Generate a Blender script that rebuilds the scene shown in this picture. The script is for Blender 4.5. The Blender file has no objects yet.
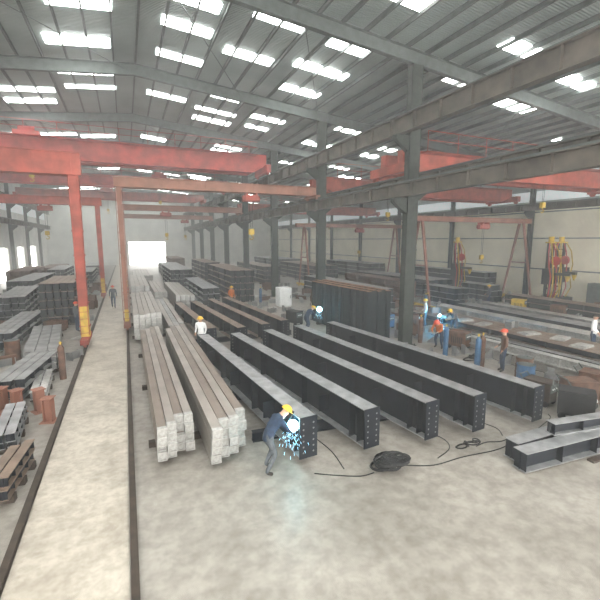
import bpy, math, random
from mathutils import Vector, Matrix
random.seed(7)
C = bpy.context.scene.collection
bpy.context.scene.view_settings.view_transform = 'Standard'
for lk in ('Medium High Contrast', 'Standard - Medium High Contrast'):
    try:
        bpy.context.scene.view_settings.look = lk
        break
    except Exception:
        pass
R = math.radians

# ---------------------------------------------------------------- materials
def mat(name, col, rough=.6, metal=0., var=.25, scale=3., bump=0., col2=None, emit=None, estr=0., wave=None, detail=6, spec=.5):
    m = bpy.data.materials.new(name); m.use_nodes = True
    nt = m.node_tree; N = nt.nodes; L = nt.links
    b = N['Principled BSDF']
    b.inputs['Roughness'].default_value = rough
    b.inputs['Metallic'].default_value = metal
    b.inputs['Specular IOR Level'].default_value = spec
    tc = N.new('ShaderNodeTexCoord')
    no = N.new('ShaderNodeTexNoise'); no.inputs['Scale'].default_value = scale; no.inputs['Detail'].default_value = detail
    L.new(tc.outputs['Object'], no.inputs['Vector'])
    cr = N.new('ShaderNodeValToRGB')
    c2 = col2 if col2 else tuple(c * (1 - var) for c in col)
    c1 = tuple(min(1, c * (1 + var * .5)) for c in col)
    cr.color_ramp.elements[0].position = .35; cr.color_ramp.elements[1].position = .68
    cr.color_ramp.elements[0].color = (*c2, 1); cr.color_ramp.elements[1].color = (*c1, 1)
    L.new(no.outputs['Fac'], cr.inputs['Fac']); L.new(cr.outputs['Color'], b.inputs['Base Color'])
    if bump or wave:
        bp = N.new('ShaderNodeBump'); bp.inputs['Strength'].default_value = bump or .5
        if wave:
            w = N.new('ShaderNodeTexWave'); w.bands_direction = wave[0]; w.inputs['Scale'].default_value = wave[1]
            L.new(tc.outputs['Object'], w.inputs['Vector']); L.new(w.outputs['Fac'], bp.inputs['Height'])
            bp.inputs['Distance'].default_value = .06
        else:
            L.new(no.outputs['Fac'], bp.inputs['Height']); bp.inputs['Distance'].default_value = .02
        L.new(bp.outputs['Normal'], b.inputs['Normal'])
    if emit:
        b.inputs['Emission Color'].default_value = (*emit, 1); b.inputs['Emission Strength'].default_value = estr
    return m

def overlay(m, scale, lo, p0=.38, p1=.6):
    nt = m.node_tree; N = nt.nodes; L = nt.links; b = N['Principled BSDF']
    src = b.inputs['Base Color'].links[0].from_socket
    tc = [n for n in N if n.type == 'TEX_COORD'][0]
    n2 = N.new('ShaderNodeTexNoise'); n2.inputs['Scale'].default_value = scale; n2.inputs['Detail'].default_value = 10; n2.inputs['Roughness'].default_value = .65
    L.new(tc.outputs['Object'], n2.inputs['Vector'])
    r2 = N.new('ShaderNodeValToRGB'); r2.color_ramp.elements[0].position = p0; r2.color_ramp.elements[1].position = p1
    r2.color_ramp.elements[0].color = (*lo, 1); r2.color_ramp.elements[1].color = (1, 1, 1, 1)
    L.new(n2.outputs['Fac'], r2.inputs['Fac'])
    mx = N.new('ShaderNodeMix'); mx.data_type = 'RGBA'; mx.blend_type = 'MULTIPLY'; mx.inputs['Factor'].default_value = 1
    L.new(src, mx.inputs['A']); L.new(r2.outputs['Color'], mx.inputs['B']); L.new(mx.outputs['Result'], b.inputs['Base Color'])
    return m

M_floor = overlay(overlay(mat('concrete_floor', (.34, .315, .28), .42, 0, .12, .25, .1), 3.5, (.72, .71, .70)), .6, (.76, .75, .74))
M_lane = overlay(overlay(mat('lane_concrete', (.48, .435, .37), .5, 0, .1, .6, .1), 6, (.78, .77, .75)), 1.1, (.80, .79, .78), .42, .55)
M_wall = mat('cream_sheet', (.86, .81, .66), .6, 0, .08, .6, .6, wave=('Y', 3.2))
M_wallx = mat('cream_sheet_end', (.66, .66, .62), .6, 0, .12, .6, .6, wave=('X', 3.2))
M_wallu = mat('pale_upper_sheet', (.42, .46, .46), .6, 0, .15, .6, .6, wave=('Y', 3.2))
M_roof = mat('roof_sheet', (.27, .31, .30), .55, .1, .25, .3, .6, wave=('Y', 2.5))
M_skys = [overlay(mat('skylight_sheet_%s' % n, (.8, .85, .88), .5, emit=(.98, 1., .97), estr=e), 2, (.5, .5, .5)) for n, e in (('dim', 6), ('mid', 12), ('bright', 21))]
M_band = mat('wall_light_sheet', (.7, .76, .74), .5, emit=(.92, .97, 1.), estr=.3, var=.1)
M_rafter = mat('rafter_steel', (.10, .115, .11), .6, .1)
M_col = mat('column_paint', (.030, .036, .030), .6, .1, .4, 4)
M_run = mat('runway_paint', (.09, .075, .06), .65, .1, .45, 1.5)
M_red = mat('crane_red', (.42, .055, .045), .6, 0, .35, 1.2)
M_red2 = mat('crane_rust_red', (.37, .08, .055), .65, 0, .35, 1.5)
M_pink = mat('crane_tan_brown', (.28, .125, .085), .65, 0, .25, 1.5)
M_yel = mat('safety_yellow', (.58, .40, .06), .6, 0, .3, 3)
M_beam = mat('dark_primer', (.009, .012, .018), .5, .0, .4, 2.5, spec=.3)
M_beamtop = mat('mill_scale_flange', (.38, .385, .39), .32, .5, .3, 3)
M_browntop = mat('brown_mill_flange', (.23, .17, .13), .5, .3, .3, 3)
M_rusttop = mat('rusty_brown_flange', (.24, .13, .08), .6, .2, .3, 3)
M_rib = mat('blue_black_primer', (.018, .025, .03), .6, 0, .35, 3, spec=.3)
M_hole = mat('bare_hole_rim', (.2, .2, .2), .6, 0)
M_tube = mat('weathered_tube', (.27, .225, .19), .34, .5, .22, .8)
M_tube2 = mat('grey_tube', (.38, .345, .31), .32, .5, .2, .9)
M_tip = overlay(mat('silver_tip', (.56, .555, .54), .38, .4, .2, 2), 11, (.7, .69, .67))
M_rust = mat('rust_brown', (.14, .075, .05), .75, .1, .4, 4)
M_wood = mat('dark_timber', (.05, .035, .025), .8, 0, .4, 4)
M_black = mat('black_rubber', (.008, .008, .009), .6, 0, .3, 6)
M_plate = mat('grey_plate', (.30, .30, .295), .42, .4, .35, 2)
M_white = mat('white_paint', (.72, .73, .72), .5, 0, .1, 3)
M_blue = mat('blue_drum_paint', (.05, .12, .22), .45, .1, .3, 5)
M_skin = mat('skin', (.48, .29, .2), .6, 0, .08, 10)
M_hair = mat('hair_black', (.015, .012, .01), .6)
M_shirtw = mat('white_cloth', (.72, .72, .72), .9, 0, .12, 12)
M_navy = mat('navy_cloth', (.03, .05, .09), .9, 0, .3, 12)
M_grey = mat('grey_cloth', (.10, .11, .12), .9, 0, .3, 12)
M_orange = mat('orange_cloth', (.55, .17, .05), .9, 0, .2, 12)
M_shoe = mat('shoe_leather', (.03, .025, .02), .7)
M_hatY = mat('yellow_hat', (.8, .5, .05), .4, 0, .1)
M_hatR = mat('red_hat', (.6, .08, .04), .4, 0, .1)
M_glove = mat('work_glove', (.45, .38, .28), .9, 0, .2, 12)
M_arc = mat('arc_glow', (1, 1, 1), .5, emit=(.35, .85, 1.), estr=60)
M_spk = mat('spark_streak', (1, 1, 1), .5, emit=(.25, .72, 1.), estr=4)

# ---------------------------------------------------------------- mesh builder
class MB:
    def __init__(s): s.v = []; s.f = []; s.m = []
    def box(s, x0, x1, y0, y1, z0, z1, m=0):
        i = len(s.v)
        s.v += [(x0,y0,z0),(x1,y0,z0),(x1,y1,z0),(x0,y1,z0),(x0,y0,z1),(x1,y0,z1),(x1,y1,z1),(x0,y1,z1)]
        s.f += [(i,i+3,i+2,i+1),(i+4,i+5,i+6,i+7),(i,i+1,i+5,i+4),(i+1,i+2,i+6,i+5),(i+2,i+3,i+7,i+6),(i+3,i,i+4,i+7)]
        s.m += [m]*6; return s
    def cyl(s, p0, p1, r, n=10, m=0, r2=None):
        p0 = Vector(p0); p1 = Vector(p1); r2 = r if r2 is None else r2
        d = (p1-p0)
        if d.length < 1e-6: return s
        d.normalize(); a = d.orthogonal().normalized(); b = d.cross(a)
        i = len(s.v)
        for p, rr in ((p0, r), (p1, r2)):
            for k in range(n):
                t = 2*math.pi*k/n; q = p + a*math.cos(t)*rr + b*math.sin(t)*rr; s.v.append(tuple(q))
        for k in range(n):
            s.f.append((i+k, i+(k+1)%n, i+n+(k+1)%n, i+n+k)); s.m.append(m)
        s.f.append(tuple(i+k for k in reversed(range(n)))); s.f.append(tuple(i+n+k for k in range(n))); s.m += [m, m]
        return s
    def tube(s, pts, r, n=6, m=0):
        P = [Vector(p) for p in pts]; i0 = len(s.v); prev = None
        for i, p in enumerate(P):
            d = (P[min(i+1, len(P)-1)]-P[max(i-1, 0)]).normalized()
            a = d.orthogonal().normalized() if prev is None else (prev-d*prev.dot(d)).normalized()
            prev = a; b = d.cross(a)
            for k in range(n):
                t = 2*math.pi*k/n; s.v.append(tuple(p+a*math.cos(t)*r+b*math.sin(t)*r))
        for i in range(len(P)-1):
            for k in range(n):
                s.f.append((i0+i*n+k, i0+i*n+(k+1)%n, i0+(i+1)*n+(k+1)%n, i0+(i+1)*n+k)); s.m.append(m)
        e = i0+(len(P)-1)*n
        s.f.append(tuple(i0+k for k in reversed(range(n)))); s.f.append(tuple(e+k for k in range(n))); s.m += [m, m]
        return s
    def prism(s, prof, y0, y1, m=0, axis='y'):
        i = len(s.v); n = len(prof)
        for y in (y0, y1):
            for (x, z) in prof:
                s.v.append((x, y, z) if axis == 'y' else ((y, x, z) if axis == 'x' else (x, z, y)))
        for k in range(n):
            s.f.append((i+k, i+(k+1)%n, i+n+(k+1)%n, i+n+k)); s.m.append(m)
        s.f.append(tuple(i+k for k in reversed(range(n)))); s.f.append(tuple(i+n+k for k in range(n))); s.m += [m, m]
        return s
    def sph(s, c, r, m=0, n=10, h=6, sc=(1,1,1), half=False):
        i = len(s.v); c = Vector(c); lo = 0 if half else -math.pi/2
        for a in range(h+1):
            ph = lo + (math.pi/2-lo)*a/h
            for k in range(n):
                t = 2*math.pi*k/n
                s.v.append((c.x+r*sc[0]*math.cos(ph)*math.cos(t), c.y+r*sc[1]*math.cos(ph)*math.sin(t), c.z+r*sc[2]*math.sin(ph)))
        for a in range(h):
            for k in range(n):
                s.f.append((i+a*n+k, i+a*n+(k+1)%n, i+(a+1)*n+(k+1)%n, i+(a+1)*n+k)); s.m.append(m)
        return s
    def mesh(s, name, mats):
        me = bpy.data.meshes.new(name); me.from_pydata(s.v, [], s.f)
        for mm in mats: me.materials.append(mm)
        me.polygons.foreach_set('material_index', s.m); me.update()
        return me

def put(name, me, loc=(0,0,0), rz=0, parent=None, label=None, cat=None, group=None, kind=None, bevel=0, smooth=False):
    o = bpy.data.objects.new(name, me); C.objects.link(o)
    o.location = loc; o.rotation_euler = (0, 0, rz)
    if parent: o.parent = parent
    if label: o['label'] = label
    if cat: o['category'] = cat
    if group: o['group'] = group
    if kind: o['kind'] = kind
    if bevel:
        b = o.modifiers.new('b', 'BEVEL'); b.width = bevel; b.segments = 2; b.limit_method = 'ANGLE'
    if smooth and me:
        me.polygons.foreach_set('use_smooth', [True]*len(me.polygons))
    return o

def empty(name, loc, rz, label, cat, group=None):
    o = put(name, None, loc, rz, None, label, cat, group); o.empty_display_size = .2; return o

def iprof(w, h, tf, tw, z0=0, x0=0):
    a = w/2; t = tw/2
    p = [(-a,0),(a,0),(a,tf),(t,tf),(t,h-tf),(a,h-tf),(a,h),(-a,h),(-a,h-tf),(-t,h-tf),(-t,tf),(-a,tf)]
    return [(x+x0, z+z0) for x, z in p]

OCC = []   # floor areas already taken (xmin, xmax, ymin, ymax)
def occ(x0, x1, y0, y1, pad=.1): OCC.append((x0-pad, x1+pad, y0-pad, y1+pad))
def occ_line(x, y, L, w, ang, pad=.08):
    n = max(2, int(L)); a = R(ang)
    for i in range(n):
        d0 = L*i/n; d1 = L*(i+1)/n
        xs = [x-math.sin(a)*d0, x-math.sin(a)*d1]; ys = [y+math.cos(a)*d0, y+math.cos(a)*d1]
        occ(min(xs)-w/2, max(xs)+w/2, min(ys), max(ys), pad+.08)

# ---------------------------------------------------------------- shell
Y0, Y1 = -6, 92
def zr(x): return 15 - .1*abs(x-1)
put('floor', MB().box(-14.3, 34.3, Y0, Y1+.3, -.3, 0).mesh('floor', [M_floor]), kind='structure')
put('trim_1', MB().box(-1.98, -.24, Y0, Y1, 0, .012).mesh('lane', [M_lane]), kind='structure')
b = MB()
b.prism([(-14.3, zr(-14.3)), (1, zr(1)), (34.3, zr(34.3)), (34.3, zr(34.3)+.12), (1, zr(1)+.12), (-14.3, zr(-14.3)+.12)], Y0, Y1+.3)
put('ceiling', b.mesh('ceiling', [M_roof]), kind='structure')
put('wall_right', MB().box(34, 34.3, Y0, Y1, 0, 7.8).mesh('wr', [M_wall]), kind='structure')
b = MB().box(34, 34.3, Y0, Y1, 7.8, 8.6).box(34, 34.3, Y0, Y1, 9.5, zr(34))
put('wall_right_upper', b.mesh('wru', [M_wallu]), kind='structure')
put('window_1', MB().box(34.05, 34.25, Y0, Y1, 8.6, 9.5).mesh('wband', [M_band]), kind='structure')
b = MB(); xs = (-14.3, -14)
ops = [(30, 34), (58, 63), (68, 72), (76, 81)]
y = Y0
for a, c in ops:
    b.box(*xs, y, a, 0, 4.2); y = c
b.box(*xs, y, Y1, 0, 4.2); b.box(*xs, Y0, Y1, 4.2, 9.0); b.box(*xs, Y0, Y1, 10.4, zr(-14))
put('wall_left', b.mesh('wl', [M_wallx]), kind='structure')
put('window_2', MB().box(-14.25, -14.05, Y0, Y1, 9.0, 10.4).mesh('wband2', [M_band]), kind='structure')
b = MB(); ys = (Y1, Y1+.3)
x = -14.3
for a, c in [(.6, 8)]:
    b.box(x, a, *ys, 0, 4.8); x = c
b.box(x, 34.3, *ys, 0, 4.8)
b.box(-14.3, 34.3, *ys, 4.8, 8)
b.prism([(-14.3, 8), (34.3, 8), (34.3, zr(34.3)), (1, 15), (-14.3, zr(-14.3))], *ys)
put('wall_far', b.mesh('wf', [M_wallx]), kind='structure')

k = 3
COLY = [15.8 + 9.55*i for i in range(-2, 9)]
for i, y in enumerate(COLY[:-1]):
    for (a, c) in [(-12.8,-10.4), (-9.6,-7.6), (-6.8,-3.6), (-2.8,-.2), (2,4.3), (5.2,8), (8.8,11.5), (15.0,18.5), (20.2,22.6), (23.5,26.5), (28,32.5)]:
        for dy in (1.6, 4.2, 6.9):
            if random.random() < (.22 if a < 12 else .62): continue
            yy = y+dy+random.uniform(-.5, .8)
            if yy < Y0+1 or yy > Y1-2: continue
            a_ = a+random.uniform(-.3, .5); c_ = c-random.uniform(-.3, .5)
            if (a_ < 1 < c_): c_ = .9
            za, zc = zr(a_)-.03, zr(c_)-.03
            me = MB().prism([(a_, za-.03), (c_, zc-.03), (c_, zc), (a_, za)], yy, yy+random.choice((.6, .8, 1.0))).mesh('skylight', [random.choice(M_skys)])
            put('window_%d' % k, me, kind='structure'); k += 1

def rafter_mesh():
    m = MB()
    for (a, c) in ((-13.9, 1), (1, 33.9)):
        za, zc = zr(a)-.22, zr(c)-.22
        m.prism([(a, za-.6), (c, zc-.6), (c, zc-.57), (a, za-.57)], -.13, .13)
        m.prism([(a, za-.57), (c, zc-.57), (c, zc-.03), (a, za-.03)], -.012, .012)
        m.prism([(a, za-.03), (c, zc-.03), (c, zc), (a, za)], -.13, .13)
    return m.mesh('roof_rafter', [M_rafter])
rm = rafter_mesh()
for y in COLY:
    if y > Y1: continue
    put('roof_rafter', rm, (0, y, 0), label='grey welded steel roof rafter across the whole hall', cat='rafter', group='roof rafters')
pm = MB().prism(iprof(.08, .2, .01, .01), Y0, Y1).mesh('roof_purlin', [M_rafter])
x = -13.2
while x < 33.5:
    put('roof_purlin', pm, (x, 0, zr(x)-.215), label='thin grey steel purlin running along under the roof sheets', cat='purlin', group='roof purlins')
    x += 1.1
for i, y in enumerate(COLY[:-1]):
    if i % 2: continue
    for (a, c) in ((-13.5, -6.5), (-6.5, .5), (1.5, 7), (7, 12.3), (13, 20), (20, 27)):
        m = MB().cyl((a, y, zr(a)-.5), (c, y+9.55, zr(c)-.5), .02, 5)
        put('bracing_rod', m.mesh('bracing_rod', [M_rafter]), label='thin diagonal steel bracing rod between rafters', cat='bracing rod', group='roof bracing rods')

XC = 12.56
def column(x, y, ztop, w=.36, d=.6, label=''):
    e = empty('steel_column', (x, y, 0), 0, label, 'column', 'hall columns')
    occ(x-.5, x+.5, y-.4, y+.4)
    m = MB()
    m.box(-d/2, d/2, -w/2, -w/2+.03, .03, ztop).box(-d/2, d/2, w/2-.03, w/2, .03, ztop).box(-.012, .012, -w/2, w/2, .03, ztop)
    m.box(-d/2, -d/2+.03, -w/2, w/2, .03, ztop)
    m.box(d/2-.03, d/2, -w/2, w/2, .03, ztop)
    z = .8
    while z < ztop-.2:
        m.box(-d/2-.02, d/2+.02, -w/2-.012, w/2+.012, z, z+.06); z += 1.3
    put('shaft', m.mesh('column_shaft', [M_col]), parent=e)
    m = MB().box(-.45, .45, -.35, .35, 0, .03)
    for sx in (-.38, .38):
        for sy in (-.27, .27): m.cyl((sx, sy, .03), (sx, sy, .1), .02, 6)
    put('base_plate', m.mesh('base_plate', [M_col]), parent=e)
    return e
def bracket(e, side, z, reach=.75, d=.6):
    s = side
    p = [(s*d/2, z), (s*(d/2+reach), z), (s*(d/2+reach), z-.2), (s*d/2, z-.75)]
    m = MB().prism(p, -.13, -.11).prism(p, .11, .13)
    x0, x1 = sorted((s*d/2, s*(d/2+reach)))
    m.box(x0, x1, -.15, .15, z-.03, z)
    put('bracket', m.mesh('bracket', [M_col]), parent=e)
ZS = 7.75   # side bay runway level
zc = zr(XC)-.84
for i, y in enumerate(COLY):
    if y > Y1-1 or y < -4: continue
    e = column(XC, y, zc, label='dark green-grey built-up steel column carrying crane runways')
    for s, z in ((-1, 7.15), (-1, 9.95), (1, ZS)): bracket(e, s, z)
    e = column(33.6, y, zr(33.6)-.84, .3, .4, label='slim dark steel column against the cream side wall')
    bracket(e, -1, ZS, .6, .4)
    e = column(-13.6, y, zr(-13.6)-.84, .3, .4, label='slim dark steel column against the outer side wall')
    bracket(e, 1, 9.95, .6, .4); bracket(e, 1, 7.15, .6, .4)

def runway(x, z, h, label, m=M_run):
    e = empty('crane_runway_beam', (x, 0, z), 0, label, 'runway beam', 'crane runways')
    mb = MB().prism(iprof(.34, h, .03, .015), Y0+1, Y1-2)
    y = Y0+1.5
    while y < Y1-3:
        mb.box(-.15, .15, y, y+.02, .03, h-.03); y += 1.6
    put('girder', mb.mesh('runway_girder', [m]), parent=e)
    put('rail', MB().prism(iprof(.1, .1, .02, .03, h), Y0+1, Y1-2).mesh('rail', [M_rafter]), parent=e)
runway(XC-.78, 7.15, .6, 'grey-brown lower crane runway girder bolted to the middle columns')
runway(XC-.78, 9.95, .75, 'rusty grey upper crane runway girder along the middle columns')
runway(XC+.78, ZS, .6, 'dark grey crane runway girder on the side-bay face of the columns')
runway(33, ZS, .5, 'dark grey crane runway girder along the cream wall')
runway(-12.95, 9.95, .75, 'dark grey upper crane runway girder along the outer wall')
runway(-12.95, 7.15, .6, 'dark grey lower crane runway girder along the outer wall')

# ---------------------------------------------------------------- cranes
def hoist(parent, x, y, z, drop, body=M_red2):
    h = put('hoist', MB().box(x-.4, x+.4, y-.25, y+.25, z-.45, z-.1).cyl((x-.55, y, z-.32), (x+.55, y, z-.32), .2, 14).box(x-.35, x-.25, y-.3, y+.3, z-.1, z+.02).box(x+.25, x+.35, y-.3, y+.3, z-.1, z+.02).mesh('hoist', [body]), parent=parent)
    m = MB()
    m.cyl((x-.1, y, z-.4), (x-.06, y, z-drop), .012, 5).cyl((x+.1, y, z-.4), (x+.06, y, z-drop), .012, 5)
    put('hoist_rope', m.mesh('rope', [M_black]), parent=h)
    m = MB().box(x-.16, x+.16, y-.1, y+.1, z-drop-.35, z-drop)
    pts = [Vector((x+.12*math.sin(t), y, z-drop-.55+.12*math.cos(t))) for t in [i*.5 for i in range(0, 10)]]
    m.tube(pts, .03, 6).cyl((x, y, z-drop-.35), (x, y, z-drop-.44), .03, 6)
    put('hook_block', m.mesh('hook', [M_yel]), parent=h)

def bridge(y, x0, x1, z, h, mt, label, w=.5, gap=1.5, hx=None, drop=2.5, truck=.2):
    e = empty('overhead_crane', (0, y, z), 0, label, 'overhead crane', None)
    for s in (-1, 1):
        m = MB(); yc = s*gap/2
        m.prism([(x0, h*.45), (x0+1.2, 0), (x1-1.2, 0), (x1, h*.45), (x1, h), (x0, h)], yc-w/2, yc+w/2)
        m.box(x0, x1, yc-w/2-.05, yc+w/2+.05, h, h+.03)
        put('bridge_girder', m.mesh('bridge_girder', [mt]), parent=e)
    for x in (x0+.02, x1-.02):
        m = MB().box(x-.2, x+.2, -gap/2-1, gap/2+1, 0, h*.42)
        for yy in (-gap/2-.7, gap/2+.7): m.cyl((x-.08, yy, -truck+.2), (x+.08, yy, -truck+.2), .2, 14)
        put('end_carriage', m.mesh('end_carriage', [mt]), parent=e)
    m = MB(); yy = -gap/2-.9
    m.box(x0+1, x1-1, yy, yy+.6, h-.1, h-.07)
    x = x0+1
    while x < x1-1: m.cyl((x, yy, h-.1), (x, yy, h+.9), .02, 5); x += 2
    for zz in (h+.45, h+.9): m.cyl((x0+1, yy, zz), (x1-1, yy, zz), .02, 5)
    put('walkway', m.mesh('walkway', [mt]), parent=e)
    if hx is not None:
        t = put('trolley', MB().box(hx-.8, hx+.8, -gap/2, gap/2, h+.06, h+.4).cyl((hx-.5, -.4, h+.5), (hx+.5, -.4, h+.5), .2, 12).mesh('trolley', [mt]), parent=e)
        hoist(t, hx, 0, h+.1, drop, M_rafter)
    return e
RU = 9.95+.75+.1
bridge(35.7, -12.95, XC-.78, RU+.2, 1.5, M_red, 'deep red double-girder overhead crane spanning the main bay', hx=-6, w=.6)
bridge(50, -12.95, XC-.78, RU+.2, 1.1, M_red, 'red overhead crane farther down the main bay', hx=4)
bridge(66, -12.95, XC-.78, RU+.2, 1.1, M_red2, 'rust-red overhead crane near the hall end', hx=-2)
RR = ZS+.6+.1
bridge(18.5, XC+.78, 33, RR+.2, 1.1, M_red2, 'dull red overhead crane with hook block over the side bay', hx=25.5, drop=2.2, w=.45)
bridge(28, XC+.78, 33, RR+.2, 1.1, M_red2, 'dull red overhead crane deeper in the side bay', hx=20, drop=2.4, w=.45)
bridge(50, XC+.78, 33, RR+.2, 1.0, M_red2, 'rust-red overhead crane far down the side bay', hx=26, drop=2.4, w=.4)

for x in (-2.05, -.16):
    put('floor_rail', MB().prism(iprof(.12, .1, .02, .04), Y0, Y1-2).mesh('floor_rail', [M_wood]), (x, 0, 0), label='worn steel floor rail beside the pale walkway', cat='rail', group='floor rails')

def semi(y, xl, xr, z, h, lw, mt, lw2, yellow, label, legx, hx):
    e = empty('semi_gantry_crane', (0, y, 0), 0, label, 'gantry crane')
    occ(legx-.25, legx+.25, y-1.2, y+1.2)
    m = MB().box(xl, xr, -.3, .3, z, z+h).box(xl, xr, -.38, .38, z+h, z+h+.03).box(xl, xr, -.38, .38, z-.03, z)
    x = xl+.5
    while x < xr: m.box(x, x+.02, -.34, .34, z, z+h); x += 1.5
    put('girder', m.mesh('girder', [mt]), parent=e)
    a = lw/2
    m = MB()
    m.prism([(legx-a*.8, .5), (legx+a*.8, .5), (legx+a, z), (legx-a, z)], -lw2/2, lw2/2)
    for zz in [1+1.15*i for i in range(7)]:
        if zz < z-.2: m.box(legx-a-.02, legx+a+.02, -lw2/2-.02, lw2/2+.02, zz, zz+.05)
    leg = put('leg', m.mesh('leg', [mt]), parent=e)
    put('leg_foot', MB().box(legx-a*.85, legx+a*.85, -lw2/2-.03, lw2/2+.03, .5, yellow).mesh('leg_foot', [M_yel]), parent=leg)
    m = MB().box(legx-.18, legx+.18, -1.1, 1.1, .28, .5)
    for yy in (-.8, .8): m.cyl((legx-.06, yy, .28), (legx+.06, yy, .28), .18, 14)
    put('wheel_truck', m.mesh('truck', [mt]), parent=e)
    far = xr if abs(xr-legx) > abs(xl-legx) else xl
    xx = XC-.78 if far > 0 else -12.95
    m = MB().box(xx-.15, xx+.15, -1, 1, z-.15, z-.03)
    for yy in (-.7, .7): m.cyl((xx-.06, yy, 7.99), (xx+.06, yy, 7.99), .14, 12)
    put('wheel_truck', m.mesh('truck', [mt]), parent=e)
    m = MB(); s = lw2/2+.12
    for dx in (-.18, .18): m.cyl((legx+dx, -s, .6), (legx+dx, -s, z), .018, 5)
    for i in range(int((z-.6)/.35)): m.cyl((legx-.18, -s, .7+.35*i), (legx+.18, -s, .7+.35*i), .012, 5)
    put('ladder', m.mesh('ladder', [mt]), parent=e)
    hoist(e, hx, 0, z-.05, 2.2)
semi(22, -13.1, -1.7, 8.2, .95, .46, M_red2, .42, 2.0, 'rust-red semi-gantry crane with yellow-footed leg beside the walkway', -2.05, -8)
semi(25.2, -.4, XC-.6, 8.15, .5, .26, M_pink, .3, 1.2, 'tan-brown semi-gantry crane straddling the beam yard', -.16, 7.5)
semi(44, -.4, XC-.6, 8.15, .5, .3, M_pink, .35, 1.2, 'tan-brown semi-gantry crane farther along the bay', -.16, 4)
semi(40, -13.1, -1.7, 8.2, .6, .36, M_red2, .36, 1.8, 'rust-red semi-gantry crane farther along the walkway', -2.05, -6)
semi(60, -.4, XC-.6, 8.15, .5, .3, M_pink, .35, 1.2, 'tan-brown semi-gantry crane far along the bay', -.16, 8)

def gantry(y, xa, xb, z, label):
    e = empty('portal_gantry_crane', (0, y, 0), 0, label, 'gantry crane')
    put('girder', MB().box(xa-1, xb+1, -.2, .2, z, z+.35).box(xa-1, xb+1, -.26, .26, z+.35, z+.38).mesh('girder', [M_pink]), parent=e)
    for x in (xa, xb):
        occ(x-.3, x+.3, y-2, y+2)
        m = MB()
        for s in (-1, 1): m.cyl((x, s*.2, z), (x, s*1.4, .35), .12, 8, r2=.09)
        m.cyl((x, -.75, z*.5), (x, .75, z*.5), .06, 6)
        put('leg', m.mesh('leg', [M_pink]), parent=e)
        m = MB().box(x-.15, x+.15, -1.9, 1.9, .2, .4)
        for yy in (-1.5, 1.5): m.cyl((x-.06, yy, .2), (x+.06, yy, .2), .2, 12)
        put('wheel_truck', m.mesh('truck', [M_yel]), parent=e)
    hoist(e, (xa+xb)/2+1, 0, z-.02, 2.6)
gantry(24.4, 20.4, 31.2, 6.6, 'tan-brown portal gantry crane with splayed legs in the side bay')
gantry(40.4, 18, 30, 6.6, 'tan-brown portal gantry crane deeper in the side bay')

# ---------------------------------------------------------------- fabricated beams
def big_beam(loc, ang, L, label, w=.42, h=.95, top=M_beamtop):
    e = empty('steel_beam', loc, R(ang), label, 'steel beam', 'fabricated girders on stands')
    occ_line(loc[0], loc[1], L, w, ang)
    m = MB()
    t = .022
    m.box(-w/2, w/2, 0, L, 0, t, 1).box(-w/2, w/2, 0, L, h-t, h, 1).box(-.009, .009, 0, L, t, h-t, 0)
    put('beam_body', m.mesh('beam_body', [M_beam, top]), parent=e)
    for y in (-.025, L):
        m = MB().box(-w/2-.02, w/2+.02, y, y+.025, -.02, h+.02, 0)
        for zz in [.12+.14*i for i in range(6)]:
            if zz > h-.08: continue
            for xx in (-.13, .13): m.cyl((xx, y-.002, zz), (xx, y+.027, zz), .024, 10, 1)
        put('end_plate', m.mesh('end_plate', [M_beam, M_hole]), parent=e)
    me = MB().box(-w/2+.01, -.009, 0, .014, t, h-t).box(.009, w/2-.01, 0, .014, t, h-t).mesh('stiffener', [M_beam])
    for y in (.3, .62, L*.33, L*.66, L-.5):
        put('stiffener', me, (0, y, 0), parent=e)
    me = MB().box(-w/2-.12, -.009, 0, .014, .25, .7).mesh('clip_plate', [M_beam])
    for y in (L*.2, L*.5, L*.8): put('clip_plate', me, (0, y, 0), parent=e)
    return e
def cross_support(xa, ya, xb, yb, h=.25):
    L_ = math.hypot(xb-xa, yb-ya); a = math.atan2(yb-ya, xb-xa)
    occ(xa, xb, min(ya, yb)-.1, max(ya, yb)+.1)
    me = MB().prism(iprof(.2, h, .015, .012), 0, L_, axis='x').mesh('cross_support_beam', [M_beam, M_rust])
    put('cross_support_beam', me, (xa, ya, 0), a, label='long dark steel support beam crossing under the girders', cat='support beam', group='girder support beams')
BE = [((3.58,7.81),4.8,9.1),((5.17,7.62),6.4,9.1),((6.8,7.39),7.0,9.4),((8.24,7.24),5.6,9.9),((10.19,7.03),6.4,10.2)]
for (p, a, L) in BE:
    big_beam((p[0], p[1], .27), a, L, 'dark primed welded steel girder with drilled end plate')
cross_support(2.75, 9.5, 10.7, 8.9); cross_support(2.6, 12.4, 10.2, 12.2); cross_support(2.6, 15.6, 9.8, 15.8)
for (p, a, L) in [((3.5,18.6),3,9),((4.9,18.2),5,9.5),((6.2,18.5),5,10),((7.4,19.0),5,10)]:
    big_beam((p[0], p[1], .27), a, L, 'dark welded girder with brown mill-scale flange', h=.8, top=M_browntop)
cross_support(2.8, 20, 8.2, 20.2); cross_support(2.75, 25.6, 7.6, 26)

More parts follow.
